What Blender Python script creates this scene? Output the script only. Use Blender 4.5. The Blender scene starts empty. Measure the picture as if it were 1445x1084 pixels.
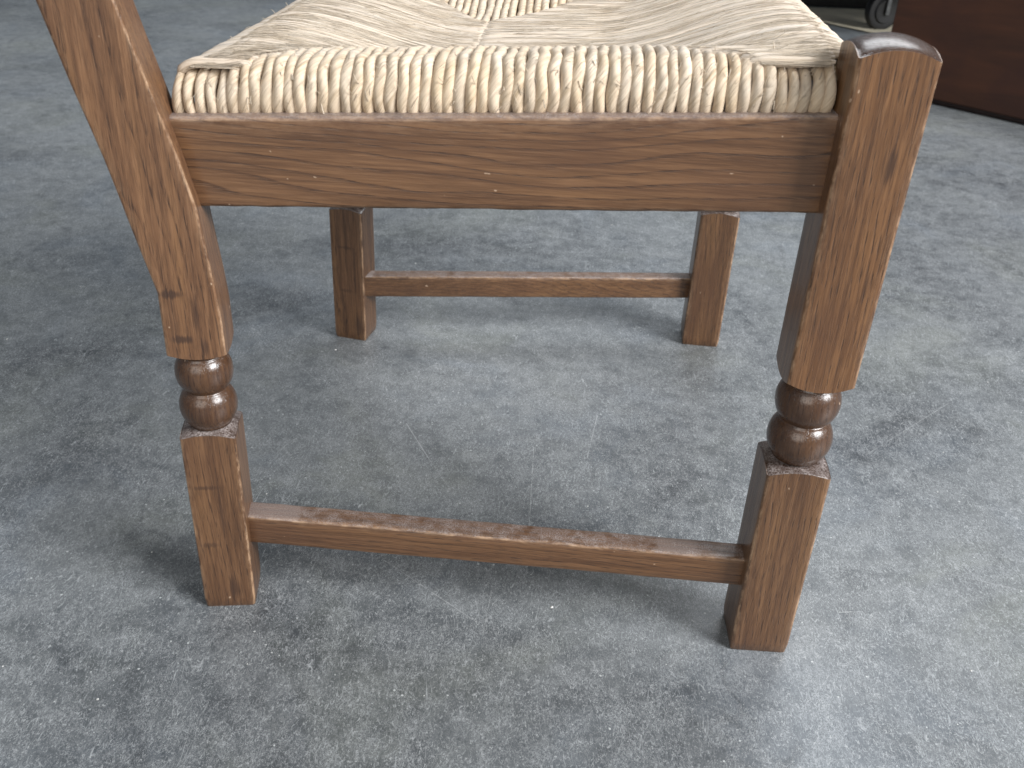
import bpy, bmesh, math, random
from mathutils import Vector, Matrix
random.seed(7)
S = bpy.context.scene
COL = S.collection

# ------------------------------------------------------------------ camera
CAM = Vector((0.26915, -0.56885, 0.56702))
RT = Vector((0.99589348, 0.07925379, 0.04376081))
UP = Vector((-0.07798294, 0.50543374, 0.85933427))
BK = RT.cross(UP).normalized()
cd = bpy.data.cameras.new("camera")
cam = bpy.data.objects.new("camera", cd); COL.objects.link(cam)
cam.matrix_world = Matrix(((RT.x, UP.x, BK.x, CAM.x), (RT.y, UP.y, BK.y, CAM.y),
                           (RT.z, UP.z, BK.z, CAM.z), (0, 0, 0, 1)))
cd.sensor_fit = 'HORIZONTAL'; cd.sensor_width = 36; cd.lens = 34.09
cd.clip_start = 0.02; cd.clip_end = 100
cd.dof.use_dof = True; cd.dof.focus_distance = 0.76; cd.dof.aperture_fstop = 14.0
S.camera = cam

# ------------------------------------------------------------------ world and lamps
S.view_settings.view_transform = 'Standard'; S.view_settings.look = 'None'
S.view_settings.exposure = 0.0; S.view_settings.gamma = 1.0
W = bpy.data.worlds.new("World"); S.world = W; W.use_nodes = True
W.node_tree.nodes['Background'].inputs[0].default_value = (0.80, 0.90, 1.0, 1)
W.node_tree.nodes['Background'].inputs[1].default_value = 0.22

def area(name, loc, target, sx, sy, power, col):
    l = bpy.data.lights.new(name, 'AREA'); l.shape = 'RECTANGLE'; l.size = sx; l.size_y = sy
    l.energy = power; l.color = col
    o = bpy.data.objects.new(name, l); COL.objects.link(o); o.location = loc
    o.rotation_euler = (Vector(target) - Vector(loc)).to_track_quat('-Z', 'Y').to_euler()
    return o
# open doorway to the right of the chair, skylight above and behind it, daylight from the photographer's side
area("doorway_light", (5.2, -2.3, 3.65), (0.2, 0.25, 0.15), 2.9, 2.6, 800, (0.985, 0.99, 1.0))
area("skylight", (1.0, 2.3, 3.0), (0.2, 0.3, 0.2), 2.2, 1.3, 62, (0.93, 0.965, 1.0))
area("room_light", (-0.6, -3.2, 1.7), (0.2, 0.2, 0.15), 2.6, 2.0, 52, (1.0, 0.955, 0.90))

# ------------------------------------------------------------------ node helpers
class NT:
    def __init__(s, name):
        s.m = bpy.data.materials.new(name); s.m.use_nodes = True
        s.t = s.m.node_tree; s.n = s.t.nodes; s.b = s.n['Principled BSDF']
    def N(s, typ, **kw):
        n = s.n.new(typ)
        for k, v in kw.items(): setattr(n, k, v)
        return n
    def put(s, sock, v):
        if v is None: return
        if hasattr(v, 'is_output'): s.t.links.new(v, sock)
        elif isinstance(v, (tuple, list)) and sock.type == 'RGBA' and len(v) == 3: sock.default_value = (*v, 1)
        else: sock.default_value = v
    def coord(s, which='Object'): return s.N('ShaderNodeTexCoord').outputs[which]
    def math(s, op, a, b=None, c=None, clamp=False):
        n = s.N('ShaderNodeMath', operation=op, use_clamp=clamp)
        for i, v in enumerate((a, b, c)):
            if v is not None: s.put(n.inputs[i], v)
        return n.outputs[0]
    def vm(s, op, a, b=None, scale=None):
        n = s.N('ShaderNodeVectorMath', operation=op)
        s.put(n.inputs[0], a)
        if b is not None: s.put(n.inputs[1], b)
        if scale is not None: s.put(n.inputs['Scale'], scale)
        return n.outputs['Value'] if op in ('DOT_PRODUCT', 'LENGTH', 'DISTANCE') else n.outputs[0]
    def map(s, v, loc=(0, 0, 0), rot=(0, 0, 0), sc=(1, 1, 1)):
        n = s.N('ShaderNodeMapping'); s.put(n.inputs[0], v)
        n.inputs[1].default_value = loc; n.inputs[2].default_value = rot; n.inputs[3].default_value = sc
        return n.outputs[0]
    def noise(s, v, scale, detail=3, rough=.55, dist=0.0):
        n = s.N('ShaderNodeTexNoise'); s.put(n.inputs['Vector'], v); s.put(n.inputs['Scale'], scale)
        n.inputs['Detail'].default_value = detail; n.inputs['Roughness'].default_value = rough
        n.inputs['Distortion'].default_value = dist
        return n.outputs[0]
    def ramp(s, v, *stops):
        n = s.N('ShaderNodeValToRGB'); s.put(n.inputs[0], v); e = n.color_ramp.elements
        while len(e) < len(stops): e.new(0.5)
        for el, (p, c) in zip(e, stops):
            el.position = p; el.color = (c, c, c, 1) if isinstance(c, (int, float)) else (*c, 1)
        return n.outputs[0]
    def step(s, v, a, b):
        n = s.N('ShaderNodeMapRange', interpolation_type='SMOOTHSTEP'); s.put(n.inputs[0], v)
        n.inputs[1].default_value = a; n.inputs[2].default_value = b
        return n.outputs[0]
    def mix(s, f, a, b, mode='MIX'):
        n = s.N('ShaderNodeMix', data_type='RGBA', blend_type=mode)
        s.put(n.inputs[0], f); s.put(n.inputs[6], a); s.put(n.inputs[7], b)
        return n.outputs[2]
    def sep(s, v):
        n = s.N('ShaderNodeSeparateXYZ'); s.put(n.inputs[0], v); return n.outputs
    def comb(s, x, y, z):
        n = s.N('ShaderNodeCombineXYZ')
        for i, v in enumerate((x, y, z)): s.put(n.inputs[i], v)
        return n.outputs[0]
    def bump(s, h, strength, dist=.001, normal=None):
        n = s.N('ShaderNodeBump'); s.put(n.inputs['Height'], h)
        n.inputs['Strength'].default_value = strength; n.inputs['Distance'].default_value = dist
        if normal is not None: s.put(n.inputs['Normal'], normal)
        return n.outputs[0]
    def out(s, color=None, rough=None, normal=None, **kw):
        s.put(s.b.inputs['Base Color'], color); s.put(s.b.inputs['Roughness'], rough); s.put(s.b.inputs['Normal'], normal)
        for k, v in kw.items(): s.put(s.b.inputs[k.replace('_', ' ')], v)
        return s.m

def oak(name, axis='Z', ring=(0.05, 0.03, 0.0), rot=(0, 0, 0), dust=0.25, tint=(1, 1, 1), spacing=.0034,
        patches=(), spots=(), figure=0.0, dark=0.0, gloss=.40, cone=None):
    """brown stained oak: growth rings of a tilted log, open pores, wear on the arrises, dust on tops"""
    t = NT(name)
    P0 = t.coord()
    rnd = t.N('ShaderNodeObjectInfo').outputs['Random']
    P = P0
    if axis == 'X': P = t.comb(t.sep(P0)[1], t.sep(P0)[2], t.sep(P0)[0])     # long axis -> z
    if rot != (0, 0, 0): P = t.map(P, rot=rot)
    off = t.vm('SCALE', (3.1, 5.7, 7.3), scale=rnd)
    Pn = t.vm('ADD', P, off)
    x, y, z = t.sep(P)
    warp = t.noise(t.map(Pn, sc=(18, 18, 3.2)), 1.0, 2, .5)
    warp2 = t.noise(t.map(Pn, sc=(60, 60, 14)), 1.0, 2, .5)
    if cone is None:
        dx = t.math('ADD', x, ring[0]); dy = t.math('ADD', y, ring[1])
        dx = t.math('ADD', dx, t.math('MULTIPLY', z, ring[2]))
    else:                                                                     # flat sawn board: U shaped figure
        dx = t.math('MULTIPLY', t.math('SUBTRACT', z, cone[0]), cone[1]); dy = t.math('SUBTRACT', y, cone[2])
    r = t.math('SQRT', t.math('ADD', t.math('MULTIPLY', dx, dx), t.math('MULTIPLY', dy, dy)))
    r = t.math('ADD', r, t.math('MULTIPLY', t.math('SUBTRACT', warp, .5), .022 + .012*figure))
    r = t.math('ADD', r, t.math('MULTIPLY', t.math('SUBTRACT', warp2, .5), .0042))
    ph = t.math('FRACT', t.math('DIVIDE', r, spacing))
    early = t.ramp(ph, (0.0, 1.0), (0.08, .65), (.24, .06), (.94, 0.0), (1.0, .9))
    fine = t.noise(t.map(Pn, sc=(1000, 1000, 40)), 1.0, 2, .6)
    pores = t.noise(t.map(Pn, sc=(1300, 1300, 85)), 1.0, 1, .5)
    pore = t.math('MULTIPLY', t.step(pores, .51, .62), t.math('ADD', t.math('MULTIPLY', early, .75), .30 - .20*figure))
    streak = t.noise(t.map(Pn, sc=(330, 330, 11)), 1.0, 3, .6)
    broad = t.noise(t.map(Pn, sc=(70, 70, 4)), 1.0, 2, .5)
    blot = t.noise(t.map(Pn, sc=(14, 14, 6)), 1.0, 3, .6)
    c = t.ramp(streak, (.28, (.078*tint[0], .0372*tint[1], .0178*tint[2])), (.5, (.127*tint[0], .0625*tint[1], .029*tint[2])), (.72, (.194*tint[0], .101*tint[1], .0485*tint[2])))
    c = t.mix(t.math('MULTIPLY', t.step(broad, .52, .74), .36), c, (.070*tint[0], .033*tint[1], .017*tint[2]))
    c = t.mix(t.math('MULTIPLY', t.math('SUBTRACT', 1.0, t.step(broad, .30, .48)), .35), c, (.222*tint[0], .115*tint[1], .049*tint[2]))
    c = t.mix(t.math('MULTIPLY', early, .50 + .30*figure), c, (.060*tint[0], .028*tint[1], .014*tint[2]))
    c = t.mix(t.math('MULTIPLY', t.step(fine, .5, .75), .35), c, (.25*tint[0], .138*tint[1], .072*tint[2]))
    c = t.mix(t.math('MULTIPLY', pore, .78), c, (.030, .015, .009))
    c = t.mix(t.math('MULTIPLY', t.step(blot, .50, .74), .6), c, (.090, .040, .020))
    if dark: c = t.mix(dark, c, (.035, .016, .010))
    for (qx, qz, rx, rz, am) in spots:                                        # knots and dark smudges
        sx_ = t.math('DIVIDE', t.math('SUBTRACT', t.sep(P0)[0], qx), rx); sz_ = t.math('DIVIDE', t.math('SUBTRACT', t.sep(P0)[2], qz), rz)
        rr = t.math('SQRT', t.math('ADD', t.math('MULTIPLY', sx_, sx_), t.math('MULTIPLY', sz_, sz_)))
        rr = t.math('ADD', rr, t.math('MULTIPLY', t.math('SUBTRACT', streak, .5), 2.2))
        c = t.mix(t.math('MULTIPLY', t.math('SUBTRACT', 1.0, t.step(rr, .35, 1.15)), am), c, (.040, .020, .013))
    # rubbed arrises
    wear = t.N('ShaderNodeAttribute', attribute_name='wear').outputs['Fac']
    wn = t.noise(t.map(Pn, sc=(240, 240, 75)), 1.0, 4, .7)
    wf = t.math('MULTIPLY', wear, t.step(wn, .38, .68), clamp=True)
    c = t.mix(t.math('MULTIPLY', wf, .65), c, (.48, .31, .185))
    eg = t.N('ShaderNodeAttribute', attribute_name='endgrain').outputs['Fac']
    c = t.mix(t.math('MULTIPLY', eg, .85), c, (.036, .019, .014))
    # small nicks
    nk = t.noise(t.map(Pn, sc=(190, 190, 120)), 1.0, 1, .5)
    c = t.mix(t.math('MULTIPLY', t.step(nk, .785, .81), .6), c, (.55, .40, .28))
    # dust on what faces up
    nz = t.sep(t.N('ShaderNodeNewGeometry').outputs['Normal'])[2]
    dn = t.noise(t.vm('ADD', P0, off), 95, 4, .65); dn2 = t.noise(t.vm('ADD', P0, off), 900, 2, .6)
    df = t.math('MULTIPLY', t.step(nz, .45, .95), t.math('MULTIPLY', t.step(dn, .22, .74), t.step(dn2, .28, .70)))
    df = t.math('MULTIPLY', df, dust * 2.2, clamp=True)
    px = t.sep(P0)[0]
    for (a, b, amt) in patches:
        ed = t.math('MULTIPLY', t.math('SUBTRACT', dn, .5), .012)
        xx = t.math('ADD', px, ed)
        inn = t.math('MULTIPLY', t.step(xx, a - .001, a + .001), t.math('SUBTRACT', 1.0, t.step(xx, b - .003, b + .003)))
        pf = t.math('MULTIPLY', t.math('MULTIPLY', inn, t.step(nz, .3, .8)), t.math('ADD', t.math('MULTIPLY', t.step(dn2, .35, .7), .5), .5))
        df = t.math('MAXIMUM', df, t.math('MULTIPLY', pf, amt))
    c = t.mix(df, c, (.36, .315, .30))
    rg = t.math('ADD', gloss, t.math('MULTIPLY', t.math('SUBTRACT', blot, .5), .25))
    rg = t.math('ADD', rg, t.math('MULTIPLY', df, .3))
    rg = t.math('SUBTRACT', rg, t.math('MULTIPLY', eg, .12))
    h = t.math('SUBTRACT', t.math('MULTIPLY', fine, .25), t.math('ADD', pore, t.math('MULTIPLY', wf, .5)))
    h = t.math('ADD', h, t.math('MULTIPLY', warp2, .8))
    return t.out(c, rg, t.bump(h, .35, .0006), Coat_Weight=.35, Coat_Roughness=.22)

def rush_mat(name, base, scale_u, twist, fibre_v, dark=.55):
    t = NT(name)
    uv = t.N('ShaderNodeUVMap', uv_map='UVMap').outputs[0]
    ob = t.coord()
    rnd = t.N('ShaderNodeObjectInfo').outputs['Random']
    isl = t.N('ShaderNodeNewGeometry').outputs['Random Per Island']
    u, v, _ = t.sep(uv)
    uu = t.math('ADD', t.math('MULTIPLY', u, scale_u), t.math('MULTIPLY', v, twist))
    fv = t.comb(uu, t.math('MULTIPLY', v, fibre_v), t.math('ADD', t.math('MULTIPLY', rnd, 37.), t.math('MULTIPLY', isl, 91.)))
    f1 = t.noise(fv, 1.0, 4, .65, .4)
    f2 = t.noise(t.vm('MULTIPLY', fv, (3.2, 1.7, 1)), 1.0, 2, .6)
    pat = t.noise(ob, 38, 3, .6)
    hue = t.noise(ob, 11, 2, .5)
    lo = tuple(b*k for b, k in zip(base, (.60, .54, .44)))
    hi = tuple(min(1, b*k) for b, k in zip(base, (1.22, 1.25, 1.32)))
    c = t.ramp(f1, (.28, lo), (.5, base), (.72, hi))
    c = t.mix(t.math('MULTIPLY', t.step(hue, .45, .7), .35), c, tuple(b*k for b, k in zip(base, (1.0, .98, .96))))
    c = t.mix(t.math('MULTIPLY', t.step(pat, .5, .75), .3), c, (.60, .56, .50))
    c = t.mix(t.math('MULTIPLY', t.step(f2, .66, .80), dark), c, (.22, .145, .075))
    v2 = t.math('SUBTRACT', isl, .5)
    hsv = t.N('ShaderNodeHueSaturation'); t.put(hsv.inputs['Color'], c)
    t.put(hsv.inputs['Value'], t.math('ADD', 1.0, t.math('MULTIPLY', v2, .34)))
    c0 = hsv.outputs[0]; h2 = t.N('ShaderNodeHueSaturation'); t.put(h2.inputs['Color'], c0)
    t.put(h2.inputs['Value'], t.math('ADD', .90, t.math('MULTIPLY', rnd, .17)))
    t.put(h2.inputs['Saturation'], t.math('ADD', .93, t.math('MULTIPLY', t.math('FRACT', t.math('MULTIPLY', rnd, 7.3)), .2)))
    hsv = h2
    hgt = t.math('ADD', f1, t.math('MULTIPLY', f2, .35))
    return t.out(hsv.outputs[0], .68, t.bump(hgt, .95, .0016), Sheen_Weight=.15)

def floor_mat():
    t = NT('polished_concrete')
    P = t.coord()
    def seg_scratch(a, b, w, amt):
        A = Vector((*a, 0)); B = Vector((*b, 0)); d = B - A
        pa = t.vm('SUBTRACT', P, tuple(A))
        h = t.math('DIVIDE', t.vm('DOT_PRODUCT', pa, tuple(d)), d.length_squared, clamp=True)
        q = t.vm('SUBTRACT', pa, t.vm('SCALE', tuple(d), scale=h))
        l = t.vm('LENGTH', q)
        return t.math('MULTIPLY', t.math('SUBTRACT', 1.0, t.step(l, w*.4, w)), amt)
    big = t.noise(t.map(P, loc=(2.35, -1.2, 0)), 3.0, 6, .60, .7)
    mid = t.noise(t.map(P, rot=(0, 0, .7), sc=(1, 1.5, 1)), 10, 5, .65, .7)
    sml = t.noise(P, 48, 4, .68, .8)
    hue = t.noise(t.map(P, loc=(4, 2, 0)), 5, 4, .6, .6)
    val = t.math('ADD', t.math('MULTIPLY', big, .62), t.math('ADD', t.math('MULTIPLY', mid, .21), t.math('MULTIPLY', sml, .21)))
    c = t.ramp(val, (.38, (.038, .043, .049)), (.45, (.074, .082, .089)), (.52, (.116, .126, .133)), (.62, (.160, .171, .177)))
    c = t.mix(t.math('MULTIPLY', t.step(hue, .50, .66), .55), c, t.mix(1.0, c, (1.05, 1.04, .90), 'MULTIPLY'))
    c = t.mix(t.math('MULTIPLY', t.math('SUBTRACT', 1.0, t.step(hue, .32, .48)), .75), c, t.mix(1.0, c, (.92, .975, 1.06), 'MULTIPLY'))
    for k, (sc_, th, am) in enumerate([(1.7, .016, .5), (4.2, .02, .45)]):    # old dark tyre and trowel smears
        n = t.noise(t.map(P, loc=(k*2.1 + 1, k, 0)), sc_, 3, .5, .5)
        ln = t.math('SUBTRACT', 1.0, t.step(t.math('ABSOLUTE', t.math('SUBTRACT', n, .5)), 0.0, th))
        c = t.mix(t.math('MULTIPLY', t.math('MULTIPLY', ln, t.step(mid, .42, .62)), am), c, (.045, .05, .055))
    # fibrous pale trowel marks
    fac = None
    for k, (sc, rot, st, th, dist) in enumerate([(150, .3, .45, .022, 1.6), (240, 1.4, .5, .03, 2.0), (90, 2.3, .22, .010, 1.0), (330, .9, .7, .04, 2.5)]):
        n = t.noise(t.map(P, loc=(k*3.3, k*1.7, 0), rot=(0, 0, rot), sc=(1, st, 1)), sc, 2, .55, dist)
        ln = t.math('SUBTRACT', 1.0, t.step(t.math('ABSOLUTE', t.math('SUBTRACT', n, .5)), 0.0, th))
        mk = t.step(t.noise(t.map(P, loc=(k*1.3, 5, 0)), 26 + 9*k, 3, .6), .38, .60)
        ln = t.math('MULTIPLY', ln, mk)
        fac = ln if fac is None else t.math('MAXIMUM', fac, ln)
    c = t.mix(t.math('MULTIPLY', fac, .62), c, (.46, .48, .49))
    # grit: dark and pale specks
    g = t.noise(t.map(P, rot=(0, 0, .5), sc=(1, .62, 1)), 560, 3, .75, 1.2)
    c = t.mix(t.math('MULTIPLY', t.step(g, .54, .70), .72), c, (.48, .495, .50))
    c = t.mix(t.math('MULTIPLY', t.math('SUBTRACT', 1.0, t.step(g, .30, .46)), .68), c, (.05, .056, .062))
    vo = t.N('ShaderNodeTexVoronoi'); t.put(vo.inputs['Vector'], P); vo.inputs['Scale'].default_value = 150
    vr = t.sep(vo.outputs['Color'])[0]
    sp = t.math('LESS_THAN', vo.outputs['Distance'], t.math('MULTIPLY', t.step(vr, .84, 1.0), .14))
    c = t.mix(t.math('MULTIPLY', sp, .75), c, (.58, .60, .60))
    # long straight scratches
    sc = None
    for a, b, w, amt in SCR:
        s1 = seg_scratch(a, b, w, amt)
        sc = s1 if sc is None else t.math('MAXIMUM', sc, s1)
    brk = t.step(t.noise(P, 70, 3, .6), .34, .52)
    sc = t.math('MULTIPLY', sc, t.math('ADD', t.math('MULTIPLY', brk, .65), .15))
    c = t.mix(sc, c, (.52, .53, .53))
    rg = t.math('ADD', .40, t.math('MULTIPLY', t.math('SUBTRACT', mid, .5), .35))
    h = t.math('ADD', t.math('MULTIPLY', sml, .5), t.math('MULTIPLY', g, .3))
    return t.out(c, rg, t.bump(h, .22, .0012))
SCR = [((0.316, 0.334), (0.306, 0.252), .0006, .55), ((0.2505, 0.262), (0.256, 0.070), .0006, .38),
       ((0.113, 0.288), (0.146, 0.228), .0007, .60), ((0.146, 0.228), (0.180, 0.170), .0005, .25),
       ((0.132, 0.070), (0.221, 0.005), .0006, .40), ((0.228, 0.045), (0.226, -0.006), .0006, .30),
       ((0.295, 0.470), (0.320, 0.400), .0007, .35), ((0.520, 0.055), (0.537, 0.058), .0007, .55),
       ((-.060, 0.200), (-0.055, 0.080), .0007, .30), ((0.60, 0.30), (0.72, 0.42), .0008, .30),
       ((-.12, 0.48), (0.00, 0.36), .0008, .28), ((0.62, 0.12), (0.70, 0.10), .0006, .30),
       ((-.20, 0.75), (0.10, 0.60), .0010, .25), ((0.20, 0.86), (0.47, 0.78), .0010, .22)]

def plain(name, c, rough=.5, metal=0.0, nscale=60, var=.35, bump=.2):
    t = NT(name); P = t.coord()
    n = t.noise(P, nscale, 4, .6)
    col = t.ramp(n, (.3, tuple(v*(1-var) for v in c)), (.7, tuple(v*(1+var) for v in c)))
    return t.out(col, t.math('ADD', rough, t.math('MULTIPLY', t.math('SUBTRACT', n, .5), .2)), t.bump(n, bump, .001), Metallic=metal)

M_oak = oak('stained_oak_post', ring=(.055, .030, .05), dust=0.0, tint=(1.18, 1.12, 1.0), spots=((.010, .047, .0045, .014, .75), (.013, -.03, .003, .010, .4), (-.013, -.06, .003, .018, .45)))
M_oak_b = oak('stained_oak_back_post', ring=(.030, .060, .06), tint=(1.14, 1.12, 1.12), spacing=.0045, spots=((-.008, -.070, .010, .0035, .8), (-.004, -.104, .008, .0035, .8), (.006, -.085, .002, .018, .6), (.010, -.11, .003, .008, .6)))
M_block = oak('stained_oak_block', ring=(.012, .022, .10), spacing=.0045, dust=.5)
M_block_b = oak('stained_oak_rear_block', ring=(.02, .03, .07), spacing=.005, dust=.7, spots=((-.004, .035, .010, .0025, .6), (-.006, -.02, .010, .003, .5), (.006, .01, .0015, .035, .6), (.009, -.065, .006, .016, .65)))
M_bead = oak('stained_oak_turning', ring=(.02, .012, .05), dark=.58, dust=.10, gloss=.27)
M_rail = oak('stained_oak_rail', axis='X', figure=1.0, cone=(-.03, .22, .072), spacing=.0062, dust=.5, tint=(1.10, 1.08, 1.06), patches=((-.30, .30, .55),))
M_str = oak('stained_oak_stretcher', axis='X', ring=(.03, .05, .04), dust=.40, patches=((-.195, -.150, .62), (.128, .161, .50)), tint=(.92, .90, .92))
M_str2 = oak('stained_oak_far_stretcher', axis='X', ring=(.04, .03, .03), dust=.35, patches=((-.20, -.184, .85),))
M_wrap = rush_mat('twisted_rush_cord', (.60, .485, .355), 9, 300, 26)
M_mat = rush_mat('laid_rush', (.635, .54, .435), 9, 6, 7, dark=.65)
M_straw = rush_mat('rush_straw', (.67, .57, .45), 2, 0, 10, dark=.75)
M_pad = plain('rush_filling', (.34, .26, .16), .8)
M_floor = floor_mat()

# ------------------------------------------------------------------ object helpers
def mesh_obj(name, verts, faces, mat, parent=None, loc=(0, 0, 0), smooth=True, wear=None, uvs=None, endg=None):
    me = bpy.data.meshes.new(name)
    me.from_pydata([tuple(Vector(v) - Vector(loc)) for v in verts], [], faces)
    if wear is not None:
        a = me.attributes.new('wear', 'FLOAT', 'POINT')
        a.data.foreach_set('value', wear)
    if endg is not None:
        a = me.attributes.new('endgrain', 'FLOAT', 'POINT'); a.data.foreach_set('value', endg)
    if uvs is not None:
        l = me.uv_layers.new(name='UVMap')
        for i, uv in enumerate(uvs): l.data[i].uv = uv
    if smooth: me.polygons.foreach_set('use_smooth', [True]*len(me.polygons))
    me.materials.append(mat); me.update()
    o = bpy.data.objects.new(name, me); COL.objects.link(o)
    if parent is not None:
        o.parent = parent; o['_wl'] = list(loc)
        pl = Vector(parent['_wl']); o.location = Vector(loc) - pl
    else:
        o.location = loc; o['_wl'] = list(loc)
    return o

def sharp(o, deg=35):
    me = o.data; bm = bmesh.new(); bm.from_mesh(me)
    bmesh.ops.recalc_face_normals(bm, faces=bm.faces)
    for e in bm.edges:
        if len(e.link_faces) == 2 and e.calc_face_angle(0) > math.radians(deg): e.smooth = False
    bm.to_mesh(me); bm.free()

def rsec(x0, x1, y0, y1, r, nseg=3, nside=8):
    """rounded rectangle outline; returns points and a wear weight per point"""
    pts = []; w = []
    cs = [(x1 - r, y0 + r, -90), (x1 - r, y1 - r, 0), (x0 + r, y1 - r, 90), (x0 + r, y0 + r, 180)]
    for i, (cx, cy, a0) in enumerate(cs):
        for k in range(nseg + 1):
            a = math.radians(a0 + 90*k/nseg)
            pts.append((cx + r*math.cos(a), cy + r*math.sin(a))); w.append(.22 if k in (0, nseg) else 1.0)
        nx, ny, na = cs[(i + 1) % 4]; b0 = math.radians(na)
        p = pts[-1]; q = (nx + r*math.cos(b0), ny + r*math.sin(b0))
        for k in range(1, nside):
            f = k/nside; pts.append((p[0] + (q[0]-p[0])*f, p[1] + (q[1]-p[1])*f)); w.append(0.0)
    return pts, w

def block(name, secs, mat, parent, frame, loc, bottom=None, top=None, r=.002, jitter=.0001):
    """a post of lofted rounded sections (z, x0, x1, y0, y1); an end is flat or (k, r0): a turned shoulder
    z = z_end + k*(rc^2 - r^2) running in to a circle of radius r0"""
    V = []; F = []; Wr = []; EG = []
    rings = []
    rnd = random.Random(hash(name + str(loc)) & 0xffff)
    def ring(sec, zf=None, wmul=1.0):
        z, x0, x1, y0, y1 = sec; pts, w = rsec(x0, x1, y0, y1, r)
        ids = []
        for (p, ww) in zip(pts, w):
            zz = z if zf is None else zf(p)
            j = jitter if ww > 0 else 0
            V.append(frame(p[0] + rnd.uniform(-j, j), p[1] + rnd.uniform(-j, j), zz)); Wr.append(min(1.0, ww*wmul)); ids.append(len(V)-1)
        return ids
    def shoulder(sec, k, sign):
        z, x0, x1, y0, y1 = sec; cx, cy = (x0+x1)/2, (y0+y1)/2
        rc = math.hypot(x1-x0, y1-y0)/2
        return (lambda p: z + sign*k*(rc*rc - (p[0]-cx)**2 - (p[1]-cy)**2)), cx, cy, rc
    # refine the sections along z
    fine = []
    for a, b in zip(secs, secs[1:]):
        n = max(1, int((b[0]-a[0])/.02))
        for i in range(n): fine.append(tuple(a[j] + (b[j]-a[j])*i/n for j in range(5)))
    fine.append(secs[-1])
    for i, s_ in enumerate(fine):
        zf = None
        if i == 0 and bottom: zf = shoulder(s_, bottom[0], -1)[0]
        if i == len(fine)-1 and top: zf = shoulder(s_, top[0], 1)[0]
        rings.append(ring(s_, zf, 1.0))
    for a, b in zip(rings, rings[1:]):
        n = len(a)
        for i in range(n): F.append((a[i], a[(i+1) % n], b[(i+1) % n], b[i]))
    for (sec, idx, par, sign) in ((fine[0], 0, bottom, -1), (fine[-1], -1, top, 1)):
        base = rings[idx]
        pts, w = rsec(*sec[1:], r)
        cx, cy = (sec[1]+sec[2])/2, (sec[3]+sec[4])/2
        if par:
            zf, cx, cy, rc = shoulder(sec, par[0], sign); r0 = par[1]
            prev = base; first = True
            for kk in (.04, .12, .3, .55, .8, 1.0):
                cur = []
                for p in pts:
                    d = math.hypot(p[0]-cx, p[1]-cy); q = (cx + (p[0]-cx)*r0/d, cy + (p[1]-cy)*r0/d)
                    m = (p[0] + (q[0]-p[0])*kk, p[1] + (q[1]-p[1])*kk)
                    zz = zf(m) - sign*(.0006*(1-kk/.12) if kk < .12 else 0)
                    V.append(frame(m[0], m[1], zz)); Wr.append(.6 if first else 0.0); cur.append(len(V)-1); EG.append((len(V)-1, 1.0))
                n = len(cur)
                for i in range(n):
                    f = (prev[i], prev[(i+1) % n], cur[(i+1) % n], cur[i]); F.append(f if sign > 0 else f[::-1])
                prev = cur; first = False
            F.append(tuple(prev) if sign > 0 else tuple(prev[::-1]))
        else:
            cur = []
            for p in pts:
                m = (cx + (p[0]-cx)*.955, cy + (p[1]-cy)*.955)
                V.append(frame(m[0], m[1], sec[0] + sign*.0012)); Wr.append(1.0); cur.append(len(V)-1)
            n = len(cur)
            for i in range(n):
                f = (base[i], base[(i+1) % n], cur[(i+1) % n], cur[i]); F.append(f if sign > 0 else f[::-1])
            F.append(tuple(cur) if sign > 0 else tuple(cur[::-1]))
    eg = [0.0]*len(V)
    for i, v in EG: eg[i] = v
    o = mesh_obj(name, V, F, mat, parent, loc, True, Wr, None, eg)
    sharp(o)
    return o

def lathe(name, prof, centre, mat, parent, loc, seg=40):
    V = []; F = []
    for (r, z) in prof:
        for k in range(seg):
            a = 2*math.pi*k/seg; V.append((centre[0] + r*math.cos(a), centre[1] + r*math.sin(a), z))
    n = len(prof)
    for i in range(n-1):
        for k in range(seg):
            F.append((i*seg+k, i*seg+(k+1) % seg, (i+1)*seg+(k+1) % seg, (i+1)*seg+k))
    F.append(tuple(range(seg))[::-1]); F.append(tuple((n-1)*seg+k for k in range(seg)))
    return mesh_obj(name, V, F, mat, parent, loc)

def bead_prof(zc, h, r, neck):
    """one turned bead with a small quirk at each side"""
    out = [(neck-.004, zc - h/2 - .0012), (neck, zc - h/2 - .0012)]
    c0 = (neck - .0075)/(r - .0075); am = math.acos(c0); k = (h/2)/math.sin(am)
    for i in range(19):
        a = -am + 2*am*i/18
        out.append((.0075 + (r-.0075)*math.cos(a), zc + k*math.sin(a)))
    out += [(neck, zc + h/2 + .0012), (neck-.004, zc + h/2 + .0012)]
    return out

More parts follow.
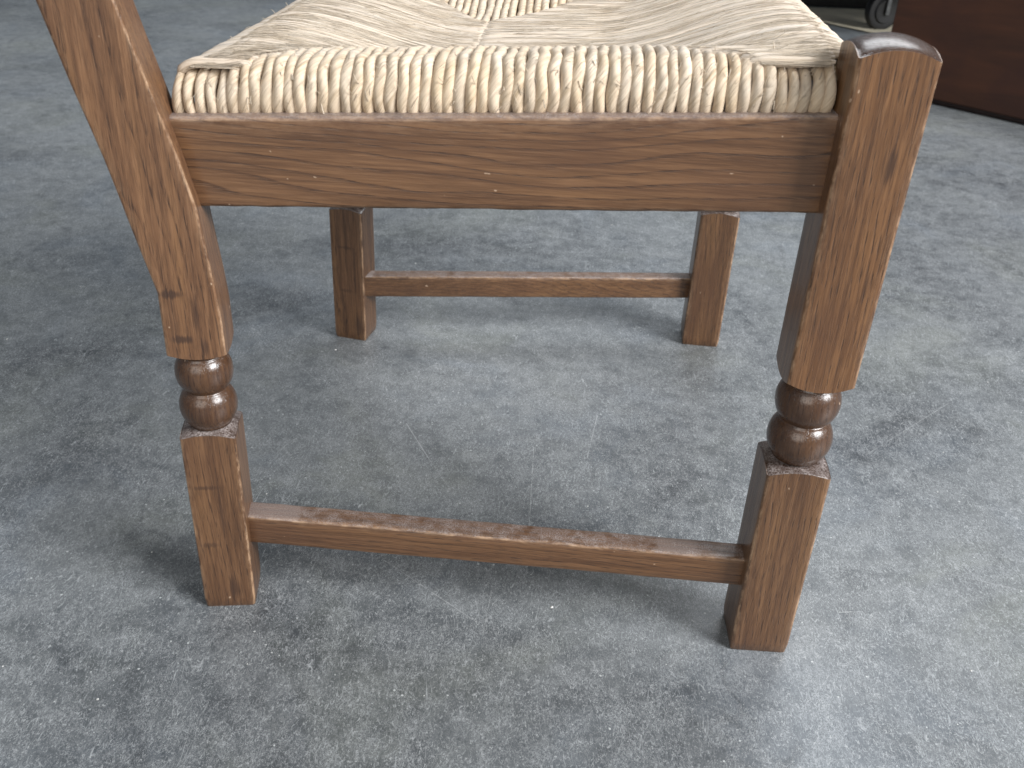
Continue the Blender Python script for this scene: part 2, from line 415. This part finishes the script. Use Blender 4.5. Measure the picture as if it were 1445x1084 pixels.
def bar(name, A, B, hA, hB, depth, mat, parent, r=.002, n=26, bow=0.0, patchy=0.0):
    """a rail from A to B (camera-side lower edge); hA, hB heights; depth away from that face"""
    A = Vector(A); B = Vector(B); d = (B-A); d.z = 0; L = d.length; d.normalize()
    inn = Vector((-d.y, d.x, 0))
    V = []; F = []; Wr = []; rings = []
    loc = (A+B)/2 + Vector((0, 0, (hA+hB)/4)) + inn*depth/2
    rnd = random.Random(len(name)*31 + int(A.y*1000))
    for i in range(n+1):
        f = i/n; h = hA + (hB-hA)*f
        pts, w = rsec(0, depth, 0, h, r, 3, 5)
        ids = []
        for p, ww in zip(pts, w):
            q = A + (B-A)*f + inn*p[0] + Vector((0, 0, p[1] + bow*math.sin(f*math.pi)))
            if ww: q += Vector((0, rnd.uniform(-.0002, .0002), rnd.uniform(-.0003, .0003)))
            V.append(q); Wr.append(ww if p[1] > h/2 else ww*.35); ids.append(len(V)-1)
        rings.append(ids)
    m = len(rings[0])
    for a, b in zip(rings, rings[1:]):
        for i in range(m): F.append((a[i], b[i], b[(i+1) % m], a[(i+1) % m]))
    F.append(tuple(rings[0])); F.append(tuple(rings[-1][::-1]))
    o = mesh_obj(name, V, F, mat, parent, tuple(loc), True, Wr)
    sharp(o, 50)
    return o

def tag(o, label=None, cat=None, group=None, kind=None):
    for k, v in (('label', label), ('category', cat), ('group', group), ('kind', kind)):
        if v: o[k] = v
    return o

def box_mesh(name, lo, hi, mat, parent=None, bev=.004, rz=0, pivot=None, loc=None):
    bm = bmesh.new(); bmesh.ops.create_cube(bm, size=1)
    lo = Vector(lo); hi = Vector(hi)
    for v in bm.verts: v.co = Vector(((lo[i] + hi[i])/2 + v.co[i]*(hi[i]-lo[i]) for i in range(3)))
    if bev: bmesh.ops.bevel(bm, geom=list(bm.edges), offset=bev, segments=2, affect='EDGES', profile=.5)
    if rz: bmesh.ops.rotate(bm, verts=bm.verts, cent=pivot, matrix=Matrix.Rotation(rz, 3, 'Z'))
    V = [v.co.copy() for v in bm.verts]; bm.verts.index_update(); F = [tuple(v.index for v in f.verts) for f in bm.faces]; bm.free()
    c = loc if loc is not None else tuple(sum((v for v in V), Vector())/len(V))
    return mesh_obj(name, V, F, mat, parent, c, False)

# ------------------------------------------------------------------ the setting
fl = mesh_obj('floor', [(-12, -6, 0), (14, -6, 0), (14, 18, 0), (-12, 18, 0)], [(0, 1, 2, 3)], M_floor, smooth=False)
tag(fl, kind='structure')

# ------------------------------------------------------------------ the chair
C0 = (0.225, 0.265, 0.0)
chair = bpy.data.objects.new('rush_seat_chair', None); COL.objects.link(chair); chair.location = C0; chair['_wl'] = list(C0)
tag(chair, 'brown oak chair with woven rush seat and turned legs, standing on the grey concrete floor', 'chair')

def rotframe(x0, y0, a, sg):
    ca, sa = math.cos(a), math.sin(a)
    return lambda x, y, z: Vector((x0 + x*ca - y*sa, y0 + sg*(x*sa + y*ca), z))

XF, SF, SFY, AF = .4221, .045, .0432, .0274
SR, SRY, AR = .0400, .0372, .1765
WF = .5594; YR = -.0051; YO = .5048

def front_leg(sg):
    fr = rotframe(XF, 0 if sg > 0 else WF, AF, sg)
    cen = fr(SF/2, SFY/2, 0)
    up = block('front_leg', [(.2465, 0, SF, 0, SFY), (.4560, 0, SF*1.035, 0, SFY*1.0)], M_oak, chair, fr, (cen.x, cen.y, .35),
               bottom=(11.5, .016), top=(11.0, .004), r=.0022)
    block('lower_block', [(.0012, .0008, SF-.0008, .0008, SFY-.0008), (.010, 0, SF, 0, SFY), (.1705, 0, SF, 0, SFY)], M_block, up, fr, (cen.x, cen.y, .085),
          top=(7.5, .016), r=.0022)
    lathe('turned_bead', bead_prof(.2235, .0290, .0224, .0168), cen, M_bead, up, (cen.x, cen.y, .2235))
    lathe('turned_bead', bead_prof(.1932, .0292, .0228, .0170), cen, M_bead, up, (cen.x, cen.y, .1932))
    return up

def back_leg(sg):
    fr = rotframe(0, YR if sg > 0 else YO, AR, sg)
    cen = fr(SR/2, SRY/2, 0)
    secs = [(.2339, 0, .0405), (.262, 0.0002, .0402), (.281, .0004, .0388), (.308, -.0056, .0362), (.335, -.0112, .0337), (.343, -.0128, .0325), (.371, -.0187, .0262), (.416, -.0302, .0146),
            (.464, -.0413, .0024), (.60, -.0735, -.0310), (.86, -.138, -.098)]
    up = block('back_leg', [(z, a, b, 0, SRY) for z, a, b in secs], M_oak_b, chair, fr, (cen.x, cen.y, .35), bottom=(9.5, .015), r=.0020)
    block('lower_block', [(.0012, .0008, SR-.0008, .0008, SRY-.0008), (.010, 0, SR, 0, SRY), (.1636, 0, SR, 0, SRY)], M_block_b, up, fr, (cen.x, cen.y, .085),
          top=(8.0, .015), r=.002)
    lathe('turned_bead', bead_prof(.2122, .0272, .0203, .0150), cen, M_bead, up, (cen.x, cen.y, .2122))
    lathe('turned_bead', bead_prof(.1838, .0275, .0206, .0152), cen, M_bead, up, (cen.x, cen.y, .1838))
    return up
for sg in (1, -1):
    front_leg(sg); back_leg(sg)

# seat rails (aprons) and stretchers
bar('seat_rail', (.012, .0125, .3355), (.4245, .0152, .3597), .0583, .0612, .024, M_rail, chair, r=.0030, n=40)
bar('seat_rail', (.4245, .5440, .3597), (.012, .4900, .3355), .0612, .0583, .024, M_rail, chair, r=.0030)
bar('seat_rail', (.4550, .0350, .362), (.4550, .5250, .362), .050, .050, .020, M_rail, chair, r=.0030)
bar('seat_rail', (.0100, .4750, .338), (.0100, .0250, .338), .050, .050, .018, M_rail, chair, r=.0030)
bar('stretcher', (.030, .0118, .0578), (.4245, .0110, .0580), .0265, .0262, .0200, M_str, chair, r=.0022)
s2 = bar('stretcher', (.030, .4655, .0580), (.4245, .5285, .0582), .0265, .0262, .0200, M_str2, chair, r=.0022)

# ------------------------------------------------------------------ the rush seat
def zrail(x): return .3934 + .065*x
XA, XB = .021, .4430                   # back and front silhouettes of the rush
def yn(x): return .0235
def yf(x): return .482 + .1333*x*.95   # far side runs out with the chair's taper
def top(x): return zrail(x) + .0265
def sst(t): t = max(0, min(1, t)); return t*t*(3-2*t)
XM = .186
def h(x, y):
    d = min(y - yn(x), yf(x) - y, (x - XA), (XB - x))
    z = top(x) - .029*sst((d - .026)/.135)
    if d < .024: z -= .013*((.024 - d)/.024)**2.2
    return z
def seam_from_back(y):                 # where a strand laid from the back rail tucks under
    a = .056 + (y - .024)*.72; b = .056 + (yf(.1) - y - .002)*.72
    return max(.045, min(a, b, XM))
def seam_from_front(y):
    a = .381 - (y - .024)*1.03; b = .385 - (yf(.3) - y - .002)*1.03
    return min(.405, max(a, b, XM))
def near_end(x):
    if x < .056: return .040
    if x < XM: return .024 + (x - .056)/.72
    if x < .381: return .024 + (.381 - x)/1.03
    return .040

seat_loc = (.225, .26, .41)
nx, ny = 44, 52
V = []; F = []
for j in range(ny+1):
    for i in range(nx+1):
        x = .026 + (.425-.026)*i/nx; y = .034 + (yf(x) - .012 - .034)*j/ny
        V.append((x, y, h(x, y) - .0065))
for j in range(ny):
    for i in range(nx):
        a = j*(nx+1)+i; F.append((a, a+1, a+nx+2, a+nx+1))
b0 = len(V)
for (x, y) in ((.034, .036), (.425, .036), (.425, yf(.425)-.012), (.034, yf(.034)-.012)): V.append((x, y, zrail(x) - .012))
F.append((b0+3, b0+2, b0+1, b0))
seat = mesh_obj('rush_seat', V, F, M_pad, chair, seat_loc)

def tube(path, side, ra, rb, twist=0, lobes=3, amp=0.0, seg=12, u0=0.0, taper=True):
    """tube along path; side: lateral axis; ra lateral, rb normal half-size; returns verts, faces, uvs"""
    V = []; F = []; U = []
    n = len(path); s = 0; ss = []
    for i in range(n):
        if i: s += (path[i]-path[i-1]).length
        ss.append(s)
    for i in range(n):
        tg = (path[min(i+1, n-1)] - path[max(i-1, 0)]).normalized()
        sd = (side - tg*side.dot(tg)).normalized(); nr = sd.cross(tg)
        k = 1.0
        if taper: k = min(1.0, .35 + .65*min(i, n-1-i)/2.0)
        for q in range(seg):
            a = 2*math.pi*q/seg
            m = k*(1 + amp*math.cos(lobes*a - twist*ss[i] + u0))
            V.append(path[i] + sd*ra*m*math.cos(a) + nr*rb*m*math.sin(a))
    for i in range(n-1):
        for q in range(seg):
            q2 = (q+1) % seg
            F.append((i*seg+q, i*seg+q2, (i+1)*seg+q2, (i+1)*seg+q))
            U += [(q/seg + u0, ss[i]), ((q+1)/seg + u0, ss[i]), ((q+1)/seg + u0, ss[i+1]), (q/seg + u0, ss[i+1])]
    return V, F, U

def cord(path, side, ra, rb, mat, tw, amp):
    u0 = random.random()*6
    V, F, U = tube(path, side, ra, rb, tw, 2, amp, 12, u0)
    c = path[len(path)//2]
    return mesh_obj('rush_cord', V, F, mat, seat, tuple(c), True, None, U)

PITCH = .0071
# near side: cords wrapped round the side rail
n_near = int((.4205 - .0180)/PITCH)
for i in range(n_near+1):
    x = .0200 + i*(.4165-.0200)/n_near + random.uniform(-.0005, .0005)
    corner = x < .054 or x > .383
    ye = near_end(x)
    rz = (.019 if not corner else .0165); yc = .0455; ry = .0205
    zt = top(x) + random.uniform(-.0006, .0008) - (.0050 if corner else 0); zc = zt - rz
    lean = random.uniform(-.0012, .0012); ph = random.random()*6
    path = []
    for k in range(22):
        a = math.radians(-62 - (152 if not corner else 190)*k/21)   # from under the rail, over the outside, to the top
        y = yc + ry*math.sin(a)*1.0 if False else yc - ry*math.sin(math.radians(-62 + 0))*0
        th = math.radians(235 - k*(145 if not corner else 185)/21)  # 235 deg: low outside, 90: top
        y = yc + ry*math.cos(th); z = zc + rz*math.sin(th)
        path.append(Vector((x + lean*(k/21-.5) + .0004*math.sin(ph + k*.55), y, z)))
    if not corner:
        m = max(2, int((ye - yc)/.007))
        for k in range(1, m+1):
            y = yc + (ye - yc)*k/m
            path.append(Vector((x + lean*.5 + .0005*math.sin(ph + k), y, min(zt, h(x, y) + (.0005)))))
        path.append(Vector((x + lean*.5, ye + .004, h(x, ye) - .006)))
    cord(path, Vector((1, 0, 0)), PITCH*(.51 if corner else .585)*random.uniform(.93, 1.06), .0043*random.uniform(.92, 1.08), M_wrap, random.uniform(190, 260), .10)

# far side: cords running away to the far rail
n_far = int((.412 - .03)/PITCH)
for i in range(n_far+1):
    x = .031 + i*(.410-.031)/n_far + random.uniform(-.0004, .0004)
    yF = yf(x)
    if x < XM: ys = yf(.1) - .002 - (x - .056)/.72
    else: ys = yf(.3) - .002 - (.385 - x)/1.03
    ys = min(max(ys, .235), yF - .03)
    ph = random.random()*6; path = [Vector((x, ys - .004, h(x, ys) - .006))]
    m = max(6, int((yF - .02 - ys)/.008))
    for k in range(m+1):
        y = ys + (yF - .022 - ys)*k/m
        fan = (x - .2)*.06*(k/m)
        path.append(Vector((x + fan + .0005*math.sin(ph + k*.8), y, h(x, y) + .0004)))
    zt = top(x); fx = path[-1].x
    for k in range(1, 9):
        th = math.radians(90 - 20*k); path.append(Vector((fx, yF - .021 + .0205*math.cos(th), zt - .019 + .019*math.sin(th))))
    cord(path, Vector((-1, 0, 0)), PITCH*.52*random.uniform(.94, 1.05), .0042*random.uniform(.92, 1.08), M_wrap, random.uniform(300, 380), .10)

# strands laid from the back rail and from the front rail: tight and too fine to tell apart, one woven sheet each
def weave(back):
    VV = []; FF = []; UU = []
    y = .0345
    while y < yf(.2) - .004:
        lift = .0012 + .0026*max(0, 1 - abs(y - .034)/.020)
        xs = seam_from_back(y) if back else seam_from_front(y)
        path = []
        ph = random.random()*6; tw = random.uniform(-.0008, .0008)
        R = .017
        if back:
            zc = top(XA) - .016
            for k in range(9):
                th = math.radians((235 if y > .06 else 150) - k*(145 if y > .06 else 60)/8); path.append(Vector((XA + R + R*math.cos(th) - .006*max(0, 1 - y/.22), y, zc + .016*math.sin(th) + lift*.5)))
            x0 = XA + R
            m = max(3, int((xs - x0)/.007))
            for k in range(1, m+1):
                x = x0 + (xs - x0)*k/m
                path.append(Vector((x, y + .0006*math.sin(ph + x*30) + tw, h(x, y) + lift + .00025*math.sin(ph*2 + x*70))))
            path.append(Vector((xs + .006, y, h(xs, y) - .005 + lift)))
        else:
            zc = top(XB) - .018
            for k in range(9):
                th = math.radians(-55 + k*145/8); path.append(Vector((XB - R + R*math.cos(th), y, zc + .016*math.sin(th) + lift*.5)))
            x0 = XB - R
            m = max(3, int((x0 - xs)/.007))
            for k in range(1, m+1):
                x = x0 + (xs - x0)*k/m
                path.append(Vector((x, y + .0006*math.sin(ph + x*30) + tw, h(x, y) + lift + .00025*math.sin(ph*2 + x*70))))
            path.append(Vector((xs - .006, y, h(xs, y) - .005 + lift)))
        if not back and y < .050:
            path = [p for p in path if p.x < .421] or path
        v, f, u = tube(path, Vector((0, 1, 0)),   .0036*random.uniform(.85, 1.25), .0029*random.uniform(.85, 1.15), random.uniform(30, 110), 2, .025, 10, random.random()*6)
        o = len(VV); VV += v; FF += [tuple(i+o for i in q) for q in f]; UU += u
        y += .0050*random.uniform(.88, 1.1)
    ob = mesh_obj('rush_weave', VV, FF, M_mat, seat, tuple(sum(VV, Vector())/len(VV)), True, None, UU)
    ob['kind'] = 'stuff'
weave(True); weave(False)

# loose straw ends and fine split straws lying on the weave
VV = []; FF = []; UU = []
def straw(p, q, sag, w):
    n = 5; path = []
    for k in range(n+1):
        f = k/n; path.append(p.lerp(q, f) + sag*math.sin(f*math.pi))
    sd = (q-p).cross(Vector((0, 0, 1)))
    if sd.length < 1e-6: sd = Vector((1, 0, 0))
    v, f, u = tube(path, sd.normalized(), w, w*.5, 0, 1, 0, 4, random.random()*6, False)
    o = len(VV); VV.extend(v); FF.extend([tuple(i+o for i in t) for t in f]); UU.extend(u)
for _ in range(8500):
    y = .03 + (random.random()**1.25)*(.46)
    back = random.random() < .5
    if back: lo, hi = .026, seam_from_back(y)
    else: lo, hi = seam_from_front(y), .432
    if y < .05 and not back: hi = .415
    L = random.uniform(.012, .05); x = random.uniform(lo, max(lo + .002, hi - L)); x2 = min(x + L, hi)
    y2 = y + random.uniform(-.0016, .0016)
    lift = .0012 + .0026*max(0, 1 - abs(y - .034)/.020) + .0028
    stick = random.random() < .06
    p = Vector((x, y, h(x, y) + lift)); q = Vector((x2, y2, h(x2, y2) + lift + (random.uniform(.001, .004) if stick else 0)))
    m = (p+q)/2; dz = h(m.x, m.y) + lift - m.z
    straw(p, q, Vector((0, random.uniform(-.0008, .0008), dz)), random.uniform(.00014, .00036))
for _ in range(110):                                                  # frayed ends along the back edge
    y = random.uniform(.03, .40); x = XA + random.uniform(.0, .010)
    z = top(x) - random.uniform(.002, .012)
    p = Vector((x, y, z)); q = p + Vector((random.uniform(-.006, .010), random.uniform(-.012, .012), random.uniform(.001, .005)))
    straw(p, q, Vector((0, 0, .001)), random.uniform(.00018, .00038))
for _ in range(260):                                                  # wisps on the wrapped side
    x = random.uniform(.03, .415); th = math.radians(random.uniform(90, 190))
    p = Vector((x, .0455 + .0238*math.cos(th), top(x) - .019 + .0225*math.sin(th)))
    q = p + Vector((random.uniform(-.004, .004), random.uniform(-.003, .002), random.uniform(-.009, .006)))
    straw(p, q, Vector((0, -.0008, 0)), random.uniform(.00018, .0004))
st = mesh_obj('rush_straw', VV, FF, M_straw, seat, seat_loc, True, None, UU); st['kind'] = 'stuff'

# ------------------------------------------------------------------ background: cabinet, trolley, pale strip, added dark box for shade
M_mah = None
def mahogany():
    t = NT('dark_red_mahogany'); P = t.coord()
    n = t.noise(t.map(P, sc=(3, 3, 22)), 1.0, 4, .6, .6); b = t.noise(P, 5, 3, .6)
    c = t.ramp(n, (.3, (.034, .0112, .0048)), (.7, (.085, .027, .0100)))
    c = t.mix(t.step(b, .5, .8), c, (.045, .014, .009))
    return t.out(c, t.math('ADD', .50, t.math('MULTIPLY', b, .2)), t.bump(n, .1, .001), Coat_Weight=.05)
M_mah = mahogany(); M_plinth = plain('dark_plinth', (.022, .010, .008), .5)
a = Vector((1.115, 1.854, 0)); b = Vector((1.279, 1.708, 0)); d = (b-a).normalized(); ang = math.atan2(d.y, d.x)
org = a - d*.145
cab = bpy.data.objects.new('wooden_cabinet', None); COL.objects.link(cab); cab.location = org; cab['_wl'] = list(org)
tag(cab, 'dark red brown wooden cabinet standing on the floor behind the chair', 'cabinet')
def cbox(name, u0, u1, v0, v1, z0, z1, mat, bev=.003):
    return box_mesh(name, org + Vector((u0, v0, z0)), org + Vector((u1, v1, z1)), mat, cab, bev, ang, org)
cbox('plinth', .012, 1.188, .012, .50, 0, .016, M_plinth)
cbox('side_panel', 0, 1.2, 0, .51, .012, .74, M_mah, .004)
cbox('top_board', -.012, 1.212, -.012, .522, .742, .768, M_mah, .005)

M_blk = plain('black_rubber', (.012, .012, .013), .55); M_st = plain('dull_steel', (.16, .165, .17), .40, .9)
M_dk = plain('dark_grey_paint_and_shade', (.020, .022, .022), .5)
tl = Vector((1.215, 2.83, 0))
tr = bpy.data.objects.new('trolley', None); COL.objects.link(tr); tr.location = tl; tr['_wl'] = list(tl)
tag(tr, 'trolley on black caster wheels, half hidden behind the cabinet', 'trolley')
box_mesh('platform', (.80, 2.72, .165), (1.62, 3.20, .205), M_dk, tr, .006)
def caster(x, y):
    R = .060
    prof = []
    V = []; F = []; seg = 36
    rows = [(.012, -.014), (.036, -.016), (.040, -.0115), (.050, -.0125), (.057, -.011), (.060, -.005), (.060, .005), (.057, .011), (.050, .0125), (.040, .0115), (.036, .016), (.012, .014)]
    ca, sa = math.cos(.35), math.sin(.35)
    for (r, w) in rows:
        for k in range(seg):
            t = 2*math.pi*k/seg; lx = r*math.cos(t); lz = r*math.sin(t)
            V.append((x + lx*ca - w*sa*1.3, y + lx*sa + w*ca*1.3, R + lz))
    for i in range(len(rows)-1):
        for k in range(seg): F.append((i*seg+k, i*seg+(k+1) % seg, (i+1)*seg+(k+1) % seg, (i+1)*seg+k))
    F.append(tuple(range(seg))); F.append(tuple((len(rows)-1)*seg+k for k in range(seg))[::-1])
    w = mesh_obj('caster_wheel', V, F, M_blk, tr, (x, y, R)); sharp(w, 50)
    for s in (-1, 1):
        ox, oy = -s*.026*sa, s*.026*ca
        box_mesh('caster_fork', (x + ox - .007, y + oy - .002, .050), (x + ox + .007, y + oy + .002, .150), M_st, w, .0015, .35, Vector((x+ox, y+oy, 0)))
    box_mesh('caster_plate', (x - .04, y - .04, .150), (x + .04, y + .04, .1645), M_st, w, .001)
for x, y in ((1.225, 2.83), (.86, 3.12), (1.55, 3.12)): caster(x, y)

sx = plain('pale_cream', (.66, .60, .46), .6, nscale=9, var=.18)  # cream tone of the strip, slightly mottled
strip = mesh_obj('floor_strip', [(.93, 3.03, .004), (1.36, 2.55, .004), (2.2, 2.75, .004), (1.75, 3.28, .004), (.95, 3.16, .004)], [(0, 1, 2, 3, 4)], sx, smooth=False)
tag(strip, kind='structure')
bx = bpy.data.objects.new('shade_filler', None); COL.objects.link(bx); bx.location = (1.2, 3.45, 0); bx['_wl'] = [1.2, 3.45, 0]  # added dark box, stands in for shade on the floor beyond the strip
tag(bx, 'low dark crate added to darken the floor behind the caster wheel', 'filler')
box_mesh('base', (.75, 3.24, .0), (1.78, 3.70, .05), M_dk, bx, .004)
box_mesh('filler_top', (.74, 3.23, .051), (1.79, 3.71, .070), M_dk, bx, .004)

# crumbs of grit on the floor
VV = []; FF = []
rg = random.Random(3)
M_grit = plain('pale_grit', (.62, .62, .60), .8)
for _ in range(150):
    x, y = rg.uniform(-.5, 1.1), rg.uniform(-.2, 1.3); r = rg.uniform(.0004, .0013)*(1.6 if rg.random() < .12 else 1)
    if -.02 < x < .05 and y < .06 or .40 < x < .49 and y < .06: continue
    o = len(VV); a0 = rg.random()*6; e = rg.uniform(.4, 1)
    for k in range(5):
        t = a0 + k*1.2566; VV.append(Vector((x + r*math.cos(t)*e, y + r*math.sin(t), .0002)))
    VV.append(Vector((x + r*.2, y, r*.8)))
    for k in range(5): FF.append((o+k, o+(k+1) % 5, o+5))
gr = mesh_obj('floor_grit', VV, FF, M_grit, smooth=False); tag(gr, 'pale crumbs of grit scattered over the concrete floor', 'grit', None, 'stuff')

for o in bpy.data.objects:
    if '_wl' in o: del o['_wl']
